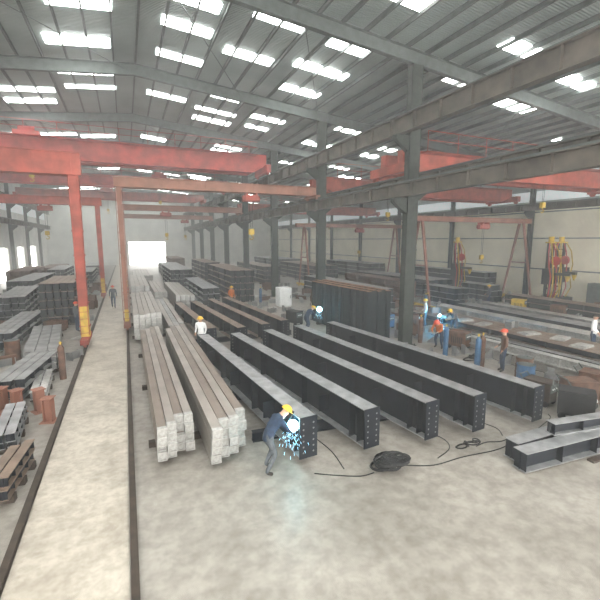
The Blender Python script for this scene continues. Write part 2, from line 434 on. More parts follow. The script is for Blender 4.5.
tube_cache = {}
def tube_mesh(L, s, mt, tip):
    k = (L, s, mt.name, tip)
    if k not in tube_cache:
        m = MB(); t = .012; a = s/2
        m.box(-a, -a+t, 0, L, 0, s).box(a-t, a, 0, L, 0, s).box(-a+t, a-t, 0, L, 0, t).box(-a+t, a-t, 0, L, s-t, s)
        m.box(-a+t, a-t, .12, .13, t, s-t, 0)
        body = m.mesh('tube_body', [mt])
        a2 = a+.005
        m = MB().box(-a2, -a+t+.001, -.01, tip, -.004, s+.004).box(a-t-.001, a2, -.01, tip, -.004, s+.004).box(-a, a, -.01, tip, s-t, s+.005).box(-a, a, -.01, tip, -.005, t)
        m.box(-a+t, a-t, .02, .03, t, s-t)
        cap = m.mesh('end_collar', [M_tip])
        tube_cache[k] = (body, cap)
    return tube_cache[k]
def tube_pack(x0, y0, L, nx, nz, s, mt, label, group, z0=.15, tip=.14, jitter=.15, miss=0., g=.03):
    occ(x0, x0+nx*(s+g), y0-.3, y0+L+.3)
    for i in range(nx):
        m_i = mt if not isinstance(mt, tuple) else mt[i % len(mt)]
        body, cap = tube_mesh(L, s, m_i, tip)
        dyc = random.uniform(-jitter, jitter)
        for j in range(nz):
            if j == nz-1 and random.random() < miss: continue
            loc = (x0+(i+.5)*(s+g)+random.uniform(-.006, .006), y0+dyc+random.uniform(-jitter, jitter)*.4, z0+j*(s+.012))
            o = put('steel_tube', body, loc, 0, None, label, 'steel tube', group)
            put('end_collar', cap, parent=o, label='silver-grey end collar')
def sleepers(xc, w, y0, L, z=.15, n=3, ang=0):
    a = R(ang)
    me = MB().box(-w/2, w/2, -.08, .08, 0, z-.006).mesh('sleeper', [M_wood])
    for i in range(n):
        d = L*(.12+.76*i/(n-1))
        put('timber_sleeper', me, (xc-math.sin(a)*d, y0+math.cos(a)*d, 0), a, label='dark timber sleeper on the floor under stacked steel', cat='sleeper', group='sleepers under steel')
tube_pack(.40, 9.4, 11.0, 4, 4, .2, (M_tube, M_tube2), 'weathered brown-grey square steel tube with silver end collar', 'stacked square tubes beside the walkway', jitter=.3, g=.02)
tube_pack(1.5, 8.75, 11.2, 4, 4, .22, (M_tube2, M_tube), 'grey-brown square steel tube with silver end collar', 'stacked square tubes beside the girders', jitter=.35, g=.02)
sleepers(1.45, 2.4, 8.9, 11.2)
tube_pack(.15, 21.6, 9.6, 5, 5, .25, M_tube2, 'brownish square steel tube in a long stack', 'second tube stack', jitter=.3)
tube_pack(1.75, 21.0, 10, 3, 3, .25, (M_tube2, M_plate), 'grey square steel tube in a low stack', 'third tube stack', jitter=.3)
sleepers(1.4, 2.7, 21.4, 9.6)
tube_pack(.2, 33, 11, 4, 5, .3, M_tube2, 'pale square steel tube in a distant stack', 'distant tube stack', tip=.1, jitter=.4)
tube_pack(1.9, 33.5, 10, 3, 3, .3, M_tube, 'brown square steel tube in a low distant stack', 'low distant tube stack', tip=.1, jitter=.4)
sleepers(1.5, 2.8, 33.4, 10)
tube_pack(3.1, 29.2, 10, 4, 4, .28, M_tube2, 'pale square steel tube in a wide bundle', 'wide tube bundle', tip=.1, jitter=.3)
sleepers(3.7, 1.4, 29.4, 10)
tube_pack(.6, 46.4, 11, 6, 4, .3, M_tube2, 'grey square steel tube in a far stack', 'far tube stack', tip=.1)
sleepers(1.5, 2.2, 46.6, 11)

sc = {}
def stack(x, y, L, nx, nz, w, h, label, group, ang=0, m=None, z0=.15, base=True, take=True):
    m = m or (M_beam, M_plate)
    if take: occ_line(x, y, L, nx*(w+.03), ang)
    k = (L, w, h, m[0].name, m[1].name)
    if k not in sc:
        b = MB().box(-w/2, w/2, 0, L, 0, .018, 1).box(-w/2, w/2, 0, L, h-.018, h, 1).box(-.008, .008, 0, L, .018, h-.018, 0)
        for yy in (.02, L*.25, L*.5, L*.75, L-.04): b.box(-w/2+.02, w/2-.02, yy, yy+.012, .018, h-.018, 0)
        sc[k] = b.mesh('stacked_beam', list(m))
    a = R(ang)
    for i in range(nx):
        for j in range(nz):
            dx = (i-(nx-1)/2)*(w+.03); dy = random.uniform(-.15, .15)
            loc = (x+dx*math.cos(a)-dy*math.sin(a), y+dx*math.sin(a)+dy*math.cos(a), z0+j*(h+.003))
            put('stacked_steel_beam', sc[k], loc, a, None, label, 'steel beam', group)
    if base: sleepers(x, nx*(w+.03)+.04, y, L, z0+.003, 3, ang)
BR = (M_beam, M_browntop); RR_ = (M_rust, M_rust); PP = (M_plate, M_plate); DP = (M_beam, M_plate); DB = (M_beam, M_beamtop)
stack(8.6, 31.6, 10, 5, 5, .36, .52, 'dark steel beam with rusty top in a tall block stack', 'tall beam stack in the main bay', m=BR)
def tall_girder(loc, ang, L, h, w, k):
    e = empty('plate_girder', loc, R(ang), 'tall black ribbed plate girder with rusty top beside a hall column', 'plate girder', 'tall plate girders')
    occ_line(loc[0], loc[1], L, w, ang)
    m = MB().box(-w/2, w/2, 0, L, 0, .03, 0).box(-w/2, w/2, 0, L, h-.03, h, 1).box(-.01, .01, 0, L, .03, h-.03, 0)
    put('girder_body', m.mesh('girder_body', [M_rib, M_rusttop]), parent=e)
    me = MB().box(-w/2, -.01, 0, .02, .03, h-.03).box(.01, w/2, 0, .02, .03, h-.03).mesh('rib', [M_rib])
    y = .02
    while y < L: put('rib', me, (0, y, 0), parent=e); y += random.choice((.16, .26, .34, .42))
for i in range(5):
    tall_girder((11.15+.27*i, 16.75+random.uniform(-.1, .15), .15), 4, 6, 2.5+(.06 if i % 2 else 0), .24, i)
sleepers(11.7, 1.4, 16.75, 6, .15, 3, 4)

# side yard left of the walkway
stack(-3.9, 27.3, 6, 5, 5, .34, .5, 'dark steel beam with brown rusty flange in a tall stack', 'tall stack beside the walkway', m=BR)
stack(-6.6, 29, 7, 4, 4, .35, .4, 'dark steel beam in a low stack in the side yard', 'low yard stack', 3)
stack(-7.9, 38, 9, 5, 4, .35, .45, 'dark steel beam in a long yard stack', 'long yard stack', -2)
stack(-3.55, 19.4, 6.0, 3, 1, .42, .4, 'grey steel beam lying beside the crane rail', 'beams by the crane rail', 6, m=PP)
stack(-5.6, 22, 6.4, 3, 2, .35, .4, 'dark steel beam lying in the side yard', 'side yard beams', -2)
stack(-3.75, 14.9, 3.6, 3, 2, .3, .3, 'dark short beam with grey flange in a small stack', 'small near stack', -8, m=DP)
stack(-2.85, 14.6, 2.6, 2, 1, .22, .25, 'pale short steel beam lying beside the rail', 'small pale stack', 4, m=(M_plate, M_tip))
stack(-2.75, 17.9, 1.2, 2, 2, .2, .25, 'short pale beam segment in a little stack', 'small segment stack', 10, m=(M_plate, M_tip))
stack(-2.95, 11.1, 2.2, 2, 2, .22, .22, 'short dark beam segment in a little stack', 'near segment stack', 5, m=DB)
stack(-2.6, 8.9, 1.6, 2, 2, .2, .22, 'short rusty beam segment in a little stack', 'near rusty segment stack', -6, m=BR)
stack(-4.6, 39, 9, 4, 3, .4, .45, 'dark steel beam in a stack past the crane leg', 'stack past the crane', 0, m=BR)
stack(-10.5, 50, 9, 5, 4, .4, .45, 'rusty steel beam in a far yard stack', 'far yard stack', 0, m=RR_)
stack(-7.2, 51, 9, 4, 4, .4, .45, 'dark steel beam in a far yard stack', 'dark far yard stack', 0)
stack(-4.6, 53, 9, 4, 3, .4, .45, 'dark steel beam in a far stack by the walkway', 'far stack by the walkway', 0)
stack(-9.5, 63, 9, 6, 3, .4, .45, 'brown steel beam in a distant stack', 'distant yard stack', 0, m=RR_)
stack(-4.6, 66, 9, 5, 3, .4, .45, 'dark steel beam in a distant walkway stack', 'distant walkway stack', 0)
# main bay beyond
stack(5.9, 31, 10, 3, 3, .42, .45, 'dark steel beam lying in a layered pile', 'layered beams', 0, m=DB)
stack(5.2, 43, 10, 5, 4, .42, .5, 'dark steel beam in a far main bay stack', 'far main bay stack')
stack(9, 46, 10, 4, 5, .42, .5, 'brown-topped beam in a far tall stack', 'far tall stack', m=BR)
stack(6, 58, 10, 6, 3, .42, .5, 'grey steel beam in a distant stack', 'distant main bay stack', m=PP)
stack(8, 70, 10, 5, 4, .42, .5, 'brown steel beam near the hall end', 'hall end stack', m=RR_)
# side bay
stack(20.6, 11.2, 10.5, 2, 1, .5, .35, 'pale grey steel beam lying on low sleepers', 'pale side bay beams', 2, m=(M_tip, M_tip), z0=.35)
stack(18.1, 8.6, 12, 4, 1, .45, .3, 'dark flat steel beam on a low assembly bench', 'dark side bay beams', 3, z0=.4, m=BR)
stack(15.6, 7.6, 9, 1, 1, .4, .35, 'long whitish steel beam on low sleepers', 'whitish beam', 5, m=(M_tip, M_tip), z0=.3)
stack(16.3, 7.9, 9, 1, 1, .3, .3, 'dark steel beam beside a whitish one', 'dark beam by whitish one', 5, z0=.3)
stack(22.6, 11.6, 10, 3, 1, .35, .4, 'dark steel beam on sleepers in the side bay', 'dark side bay row', 2, z0=.3)
stack(24.8, 12, 10, 2, 1, .4, .3, 'pale steel beam on sleepers in the side bay', 'pale side bay row', 1, m=(M_plate, M_tip), z0=.3)
stack(28.2, 14.5, 8, 3, 2, .45, .4, 'rust brown beam stacked near the cream wall', 'wall side beams', 0, m=BR)
stack(31.6, 27.5, 12, 3, 4, .5, .5, 'dark steel beam stacked against the cream wall', 'dark beams by the wall', 0)
stack(26, 28, 12, 5, 3, .5, .5, 'dark steel beam in the side bay', 'dark side bay stack', 2)
stack(22.4, 28, 10, 3, 3, .5, .5, 'rust brown beam in the side bay', 'brown side bay stack', -1, m=RR_)
stack(17.2, 24, 13, 3, 3, .5, .5, 'grey steel beam beyond the workers', 'grey side bay stack', 0, m=DP)
stack(23.6, 23.2, 3.6, 3, 3, .4, .45, 'short dark beam in a compact stack', 'compact side bay stack', 0)
stack(27.8, 23.6, 3.2, 3, 3, .4, .45, 'short dark beam in a compact stack near the wall', 'compact wall stack', 0)
stack(22, 42.8, 12, 6, 4, .5, .5, 'brown steel beam in the far side bay', 'far side bay stack', 0, m=BR)
stack(30, 44, 12, 5, 4, .5, .5, 'dark steel beam in the far side bay by the wall', 'far wall stack', 0)
stack(24, 60, 12, 8, 4, .5, .5, 'dark steel beam in the distant side bay', 'distant side bay stack', 0)
stack(15.5, 44, 12, 4, 4, .5, .5, 'brown topped beam past the columns', 'stack past the columns', 0, m=BR)
# foreground right H beams
stack(12.6, 5.5, 4.7, 1, 1, .36, .46, 'dark H-beam with bright flange edge lying on the floor', 'short H-beams on the floor', 87, m=DB, z0=.05, base=False)
stack(12.7, 6.15, 4.5, 1, 1, .36, .46, 'dark H-beam with bright flange edge lying on the floor', 'short H-beams on the floor', 90, m=DB, z0=.05, base=False)
stack(12.9, 5.5, 3.7, 1, 1, .26, .3, 'slim dark H-beam laid across two others', 'short H-beams on the floor', 82, m=DB, z0=.516, base=False)
sleepers(10.6, 1.6, 5.2, 1.2, .05, 2, 0)
occ(8, 13, 4.8, 6.5)

# ---------------------------------------------------------------- small equipment
def drum(x, y, mt, label, h=.88):
    occ(x-.3, x+.3, y-.3, y+.3)
    m = MB().cyl((0,0,0), (0,0,h), .29, 20)
    for z in (0, .3, .58, h-.03): m.cyl((0,0,z), (0,0,z+.03), .305, 20)
    o = put('oil_drum', m.mesh('drum', [mt]), (x, y, 0), label=label, cat='drum')
    put('drum_lid', MB().cyl((0,0,h), (0,0,h+.01), .27, 20).cyl((.15,0,h), (.15,0,h+.03), .03, 8).mesh('lid', [M_rafter]), parent=o)
drum(12.7, 9.3, M_blue, 'faded blue steel drum standing among cables')
drum(13.4, 9.9, M_rust, 'rusty steel drum beside a blue one')
drum(-4.8, 20.6, M_rust, 'rusty steel drum in the side yard')
def cyl_bottle(x, y, mt, label):
    occ(x-.12, x+.12, y-.12, y+.12)
    m = MB().cyl((0,0,0), (0,0,1.2), .115, 14).cyl((0,0,1.2), (0,0,1.34), .115, 14, r2=.04)
    o = put('gas_cylinder', m.mesh('gas', [mt]), (x, y, 0), label=label, cat='gas cylinder', group='gas cylinders')
    put('valve', MB().cyl((0,0,1.34), (0,0,1.45), .03, 8).cyl((-.06,0,1.4), (.06,0,1.4), .015, 6).mesh('valve', [M_yel]), parent=o)
for x, y, mt in [(12.9, 11.6, M_blue), (13.25, 11.7, M_rust), (13.1, 13.6, M_blue), (-2.45, 16.9, M_rust), (9.9, 31, M_blue), (13.6, 15.9, M_rust), (19.5, 22.4, M_blue), (19.85, 22.6, M_rust)]:
    cyl_bottle(x, y, mt, 'tall %s gas cylinder standing on the shop floor' % ('blue' if mt is M_blue else 'rust-red'))
def welder_machine(x, y, rz, mt, label, s=1):
    occ(x-.45, x+.45, y-.5, y+.5)
    e = empty('welding_machine', (x, y, 0), rz, label, 'welding machine', 'welding machines')
    m = MB().box(-.3*s, .3*s, -.45*s, .45*s, .14, .85*s).box(-.31*s, .31*s, -.46*s, .46*s, .82*s, .86*s)
    put('casing', m.mesh('casing', [mt]), parent=e, bevel=.01)
    m = MB()
    for i in range(6): m.box(-.305*s, .305*s, -.3*s+i*.1*s, -.26*s+i*.1*s, .3*s, .6*s)
    put('vent_grille', m.mesh('grille', [M_black]), parent=e)
    m = MB().box(-.24*s, .24*s, -.465*s, -.45*s, .5*s, .78*s)
    pn = put('control_panel', m.mesh('panel', [M_rafter]), parent=e)
    me = MB().cyl((0, -.465*s, .64*s), (0, -.5*s, .64*s), .03*s, 10).mesh('knob', [M_white])
    for dx in (-.12, 0, .12): put('knob', me, (dx*s, 0, 0), parent=pn)
    me = MB().cyl((-.04, 0, 0), (.04, 0, 0), .1, 14).mesh('wheel', [M_black])
    for sx in (-.28*s, .28*s):
        for sy in (-.33*s, .33*s): put('wheel', me, (sx, sy, .1), parent=e)
    put('handle', MB().tube([(-.25*s, .45*s, .75*s), (-.25*s, .6*s, .95*s), (.25*s, .6*s, .95*s), (.25*s, .45*s, .75*s)], .018, 8).mesh('handle', [M_rafter]), parent=e)
for a in [(12.9, 7.6, 1.2, M_rust, 'rust-brown wheeled welding machine near the floor beams'), (11.9, 7.05, .6, M_black, 'black wheeled welding machine near the floor beams'),
    (13.9, 7.6, .3, M_rust, 'rusty wheeled welding machine with cables', 1.1), (12.0, 8.25, .2, M_wood, 'brown wheeled welding machine beside a blue drum', .9), (14.6, 14.3, .3, M_rust, 'rusty wheeled welding machine beside the column'),
    (15.3, 18.8, .9, M_rust, 'orange-brown welding machine next to a worker'), (9.4, 22.6, .4, M_black, 'black welding machine behind the girders'),
    (14.0, 19.5, .2, M_blue, 'dark blue welding machine by a hall column'), (14.4, 24.0, .2, M_rust, 'rusty welding machine past a hall column'),
    (26.6, 20.5, .4, M_yel, 'yellow welding machine among side bay steel'), (26.6, 17.5, .4, M_rust, 'rusty welding machine among side bay steel')]:
    welder_machine(*a)

def coil(x, y, r, n, label, rr=.025):
    occ(x-.4, x+.4, y-.4, y+.4)
    pts = []
    for i in range(n*18+1):
        t = i*2*math.pi/18
        q = r*(.75+.35*math.sin(t*.37)+.2*math.sin(t*1.7))
        pts.append((q*math.cos(t)+.16*math.sin(t*.21), q*.8*math.sin(t)+.12*math.cos(t*.3), rr+.26*abs(math.sin(i*.053))))
    put('cable_coil', MB().tube(pts, rr, 6).mesh('coil', [M_black]), (x, y, 0), label=label, cat='cable coil')
coil(5.3, 7.0, .29, 20, 'tangled coil of black welding cable on the floor', .028)
coil(13.6, 12.4, .3, 5, 'coil of black welding cable by gas cylinders')
coil(7.6, 6.9, .14, 5, 'small dark tangle of cable on the floor', .018)
def cable(pts, label, r=.012, mt=M_black):
    P = [Vector((a, b_, r)) for a, b_ in pts]; out = []
    for i in range(len(P)-1):
        p0 = P[max(i-1,0)]; p1 = P[i]; p2 = P[i+1]; p3 = P[min(i+2, len(P)-1)]
        for k in range(6):
            t = k/6
            q = .5*((2*p1)+(-p0+p2)*t+(2*p0-5*p1+4*p2-p3)*t*t+(-p0+3*p1-3*p2+p3)*t**3)
            out.append(q)
            if k % 3 == 0: occ(q.x-.02, q.x+.02, q.y-.02, q.y+.02, 0)
    out.append(P[-1])
    put('welding_cable', MB().tube(out, r, 6).mesh('cable', [mt]), label=label, cat='cable', group='welding cables')
cable([(5.7,6.95),(6.3,6.7),(7.2,6.7),(8.2,6.62),(9.0,6.7),(9.9,6.62),(10.7,6.95),(11.4,7.0)], 'black welding cable snaking across the floor')
cable([(7.9,6.95),(8.3,7.0),(8.7,6.88),(9.3,6.95),(9.9,6.9),(10.6,7.1),(11.2,7.3),(11.4,7.5)], 'black welding cable looping toward the machines')
cable([(6.6,6.9),(7.2,7.15),(7.4,7.6),(7.2,8.3),(7.3,8.9)], 'thin black cable running between girders')
cable([(9.0,7.1),(9.2,7.5),(9.0,8.2),(9.1,8.7)], 'thin black cable running under the girders')
cable([(11.2,8.2),(11.3,8.9),(12.0,9.8),(11.9,10.6),(12.4,11.4)], 'black cable running past the blue drum')
cable([(4.3,7.4),(4.4,8.2),(4.3,9.1)], 'black cable lying between two girders')
cable([(4.85,7.0),(4.5,7.0),(4.0,7.25),(3.6,7.5)], 'thin cable leading to the welder')
cable([(15.0,10),(14.6,12),(15.2,14),(15.3,17)], 'black cable along the side bay floor')

PEOPLE_AT = [(2.78,8),(2.95,18.3),(-1.1,33.8),(9.3,20.4),(13.6,14.6),(16.2,18.6),(16.5,16.6),(13.5,10.9),(19.3,11.0),(7.2,29.8),(-2.8,25.6),(25.9,22.6)]
for x, y in PEOPLE_AT: occ(x-.4, x+.4, y-.6, y+.6)
occ(15.9, 16.5, 16.8, 17.6); occ(9.0, 11, 18.3, 21.6)
for x, y in [(30.3, 21.0), (32.4, 21.6), (28.9, 29.2)]: occ(x-1.1, x+1.1, y-1.9, y+1)
occ(10.7, 11.9, 28.8, 30); occ(32.5, 33.5, 18, 19.6)

# ---------------------------------------------------------------- scraps
scr = []
def addscr(m, n, mt, lb, r): scr.append((m.mesh(n, [mt]), lb, n, r))
addscr(MB().box(-.3,.3,-.01,.01,0,.35).box(-.3,-.28,-.18,.18,0,.35).box(.28,.3,-.18,.18,0,.35), 'steel_offcut', M_plate, 'short grey H-shaped offcut lying on the floor', .34)
addscr(MB().prism([(-.25,0),(.25,0),(.25,.05),(-.19,.45),(-.25,.45)], -.01, .01).box(-.25,.25,-.12,.12,0,.015).box(-.25,-.235,-.12,.12,0,.45), 'gusset_bracket', M_plate, 'grey triangular gusset bracket on the floor', .28)
addscr(MB().box(-.45,.45,-.3,.3,0,.02).box(-.4,.42,-.28,.28,.02,.04).box(-.43,.4,-.25,.3,.04,.06).box(-.3,.4,-.3,.2,.06,.09), 'plate_pile', M_tip, 'small pile of pale cut steel plates', .5)
addscr(MB().prism(iprof(.25,.3,.015,.012), -.6, .6), 'beam_offcut', M_rust, 'short rusty beam offcut on the floor', .6)
m = MB()
for s_ in (-.5,.5):
    for t_ in (-1,1): m.cyl((s_, t_*.3, 0), (s_, t_*.05, .6), .03, 6)
m.box(-.6,.6,-.08,.08,.6,.7); addscr(m, 'trestle', M_rust, 'rusty low steel trestle standing on the floor', .62)
m = MB().box(-.5,.5,-.35,-.33,.1,.6).box(-.5,.5,.33,.35,.1,.6).box(-.5,-.48,-.33,.33,.1,.6).box(.48,.5,-.33,.33,.1,.6).box(-.48,.48,-.33,.33,.1,.14).box(-.4,-.3,-.35,.35,0,.1).box(.3,.4,-.35,.35,0,.1)
for i in range(9):
    xx = random.uniform(-.35, .3); yy = random.uniform(-.25, .2); m.box(xx, xx+random.uniform(.08, .2), yy, yy+.1, .14, random.uniform(.45, .75))
addscr(m, 'parts_crate', M_rust, 'rusty open steel crate filled with cut pieces', .6)
addscr(MB().prism(iprof(.3,.3,.018,.014), -.8, .8), 'short_column', M_plate, 'short pale grey H-section lying on the floor', .8)
addscr(MB().prism([(-.1,0),(.1,0),(.1,.012),(-.088,.012),(-.088,.2),(-.1,.2)], -1.0, 1.0), 'angle_bar', M_rust, 'rusty steel angle bar lying on the floor', .75)
addscr(MB().box(-.12,.12,-.12,-.1,.02,.7).box(-.12,.12,.1,.12,.02,.7).box(-.012,.012,-.1,.1,.02,.7).box(-.2,.2,-.2,.2,0,.02).box(-.16,.16,-.16,.16,.7,.72), 'pedestal_bracket', M_pink, 'rusty H-section pedestal piece standing upright', .28)
addscr(MB().box(-.8,.8,-.4,.4,.0,.03).box(-.78,.76,-.37,.4,.03,.06).box(-.8,.7,-.4,.3,.06,.1).box(-.6,.7,-.35,.4,.1,.15), 'wide_plate_pile', M_plate, 'stacked wide grey steel plates on the floor', .82)
placed = []
def scatter(n, xf, y0, y1, kinds, rot=None):
    c = 0; tries = 0
    while c < n and tries < n*90:
        tries += 1
        y = random.uniform(y0, y1); x = random.uniform(*xf(y))
        me, lb, nm, r = scr[random.choice(kinds)]
        if any((x-a)**2+(y-d)**2 < (r+r2)**2 for a, d, r2 in placed): continue
        if any(a0-r < x < a1+r and b0-r < y < b1+r for a0, a1, b0, b1 in OCC): continue
        placed.append((x, y, r)); c += 1
        put(nm, me, (x, y, 0), random.uniform(0, 3.1) if rot is None else random.gauss(0, rot), label=lb, cat=nm.replace('_', ' '), group='loose shop floor pieces')
        if nm == 'wide_plate_pile':
            for _ in range(2):
                me2, lb2, nm2, r2 = scr[random.choice((0, 1))]
                put(nm2, me2, (x+(-.4 if _ else .35), y, .151), random.uniform(0, 3), label='grey steel piece resting on stacked plates', cat=nm2.replace('_', ' '), group='pieces on plate piles')
wedge = lambda y: (-.25*y-.4, -2.3)
scatter(14, wedge, 9.0, 16, [8,0])
scatter(60, wedge, 9.0, 16, [0,1,2,0,1,2,7])
scatter(50, wedge, 15, 24, [0,1,2,3,6,9,0,4,5])
scatter(50, wedge, 24, 50, [0,2,3,5,6,9,4])
scatter(40, lambda y: (13.2, 15.4), 8, 20, [0,1,2,0,1,5])
scatter(40, lambda y: (13.2, 16.2), 19, 42, [2,3,4,5,6,9,0])
scatter(80, lambda y: (17, min(33, 1.75*y)), 9, 27, [0,1,2,3,4,5,6,7])
scatter(30, lambda y: (17, 33), 12, 42, [2,3,4,5,6,9])
scatter(30, lambda y: (25, 33), 13, 27, [5,9,3,4])
scatter(50, lambda y: (2.7, 11.6), 17.5, 44, [0,1,2,0,3])
scatter(50, lambda y: (2.7, 11.2), 8.2, 17.5, [0,1,2,1,0])
scatter(16, lambda y: (10.4, 12.1), 7.5, 15.4, [0,1,2,1,0,3])
for i in range(9):
    yy = 9.2+i*1.25; xx = 18.05-.052*(yy-8.6)+random.uniform(-.4, .4)
    me, lb, nm, r = scr[2] if i % 4 else scr[0]
    put(nm, me, (xx, yy, .702), random.uniform(-.3, .3), label='pale cut steel piece resting on the dark flat beams', cat='steel piece', group='pieces on the flat beams')

def cabinet(x, y, w, d, h, mt, label):
    o = put('equipment_cabinet', MB().box(-w/2, w/2, -d/2, d/2, .08, h).box(-w/2+.05, w/2-.05, -d/2+.05, d/2-.05, 0, .08).mesh('cab', [mt]), (x, y, 0), label=label, cat='cabinet', bevel=.015)
    d1 = put('door', MB().box(-w/2+.04, w/2-.04, -d/2-.02, -d/2, .14, h-.06).mesh('door', [mt]), parent=o)
    put('handle', MB().box(w/2-.14, w/2-.1, -d/2-.05, -d/2-.02, h*.45, h*.6).mesh('handle', [M_black]), parent=d1)
cabinet(11.3, 29.4, 1.0, 1.0, 1.5, M_white, 'white equipment cabinet beside a stack of beams')
cabinet(33, 18.8, .8, 1.2, 1.9, M_rafter, 'grey electrical cabinet by the cream wall')

def tower(x, y, rz, label):
    e = empty('welding_tower', (x, y, 0), rz, label, 'welding tower', 'tall welding machines')
    put('base', MB().box(-.9,.9,-.7,.7,.12,.6).mesh('base', [M_black]), parent=e)
    me = MB().cyl((-.05,0,0),(.05,0,0),.14,12).mesh('wheel', [M_rafter])
    for sx in (-.75,.75):
        for sy in (-.5,.5): put('wheel', me, (sx, sy, .14), parent=e)
    m = MB()
    for dx in (-.35,.35): m.box(dx-.07, dx+.07, -.09, .09, .6, 5.0)
    z = .9
    while z < 4.8: m.box(-.3,.3,-.04,.04,z,z+.07); z += .5
    put('mast', m.mesh('mast', [M_black]), parent=e)
    put('carriage', MB().box(-.65,.65,-.4,.2,1.8,3.0).box(-.12,.12,-1.5,-.4,2.5,2.7).mesh('carriage', [M_black]), parent=e)
    put('wire_drum', MB().cyl((-.1,-.45,3.6),(.1,-.45,3.6),.34,16).box(-.05,.05,-.45,-.05,3.55,3.65).mesh('wire_drum', [M_red]), parent=e)
    put('motor', MB().cyl((0,0,5.05),(0,0,5.45),.2,12).box(-.5,.5,-.2,.2,4.96,5.06).mesh('motor', [M_yel]), parent=e)
    put('flux_hopper', MB().cyl((0,-1.35,2.05),(0,-1.35,2.5),.05,10,r2=.2).mesh('hopper', [M_yel]), parent=e)
    for i, mt in enumerate((M_yel, M_red, M_yel, M_red)):
        o_ = .45-.3*i
        put('hose', MB().tube([(o_,-.1,4.95),(o_*1.9,-.25,4.3),(o_*2.1,-.4,3.2),(o_*1.5,-.45,2.4),(o_*1.9,-.5,1.4),(o_*1.2,-.3,.55)], .045, 6).mesh('hose', [mt]), parent=e, label=('yellow' if mt is M_yel else 'red')+' hanging rubber hose')
tower(30.3, 21.0, .2, 'black welding tower with yellow and red hoses near the wall')
tower(32.4, 21.6, -.1, 'black welding tower with red wire drum near the wall')
tower(28.9, 29.2, .3, 'black welding tower with hanging hoses farther along the wall')

for z in (2.6, 5.3, 7.6):
    put('wall_girt', MB().box(33.93, 34, Y0, Y1-1, z, z+.1).mesh('girt', [M_plate]), label='grey steel girt running along the cream wall', cat='wall girt', group='wall girts')

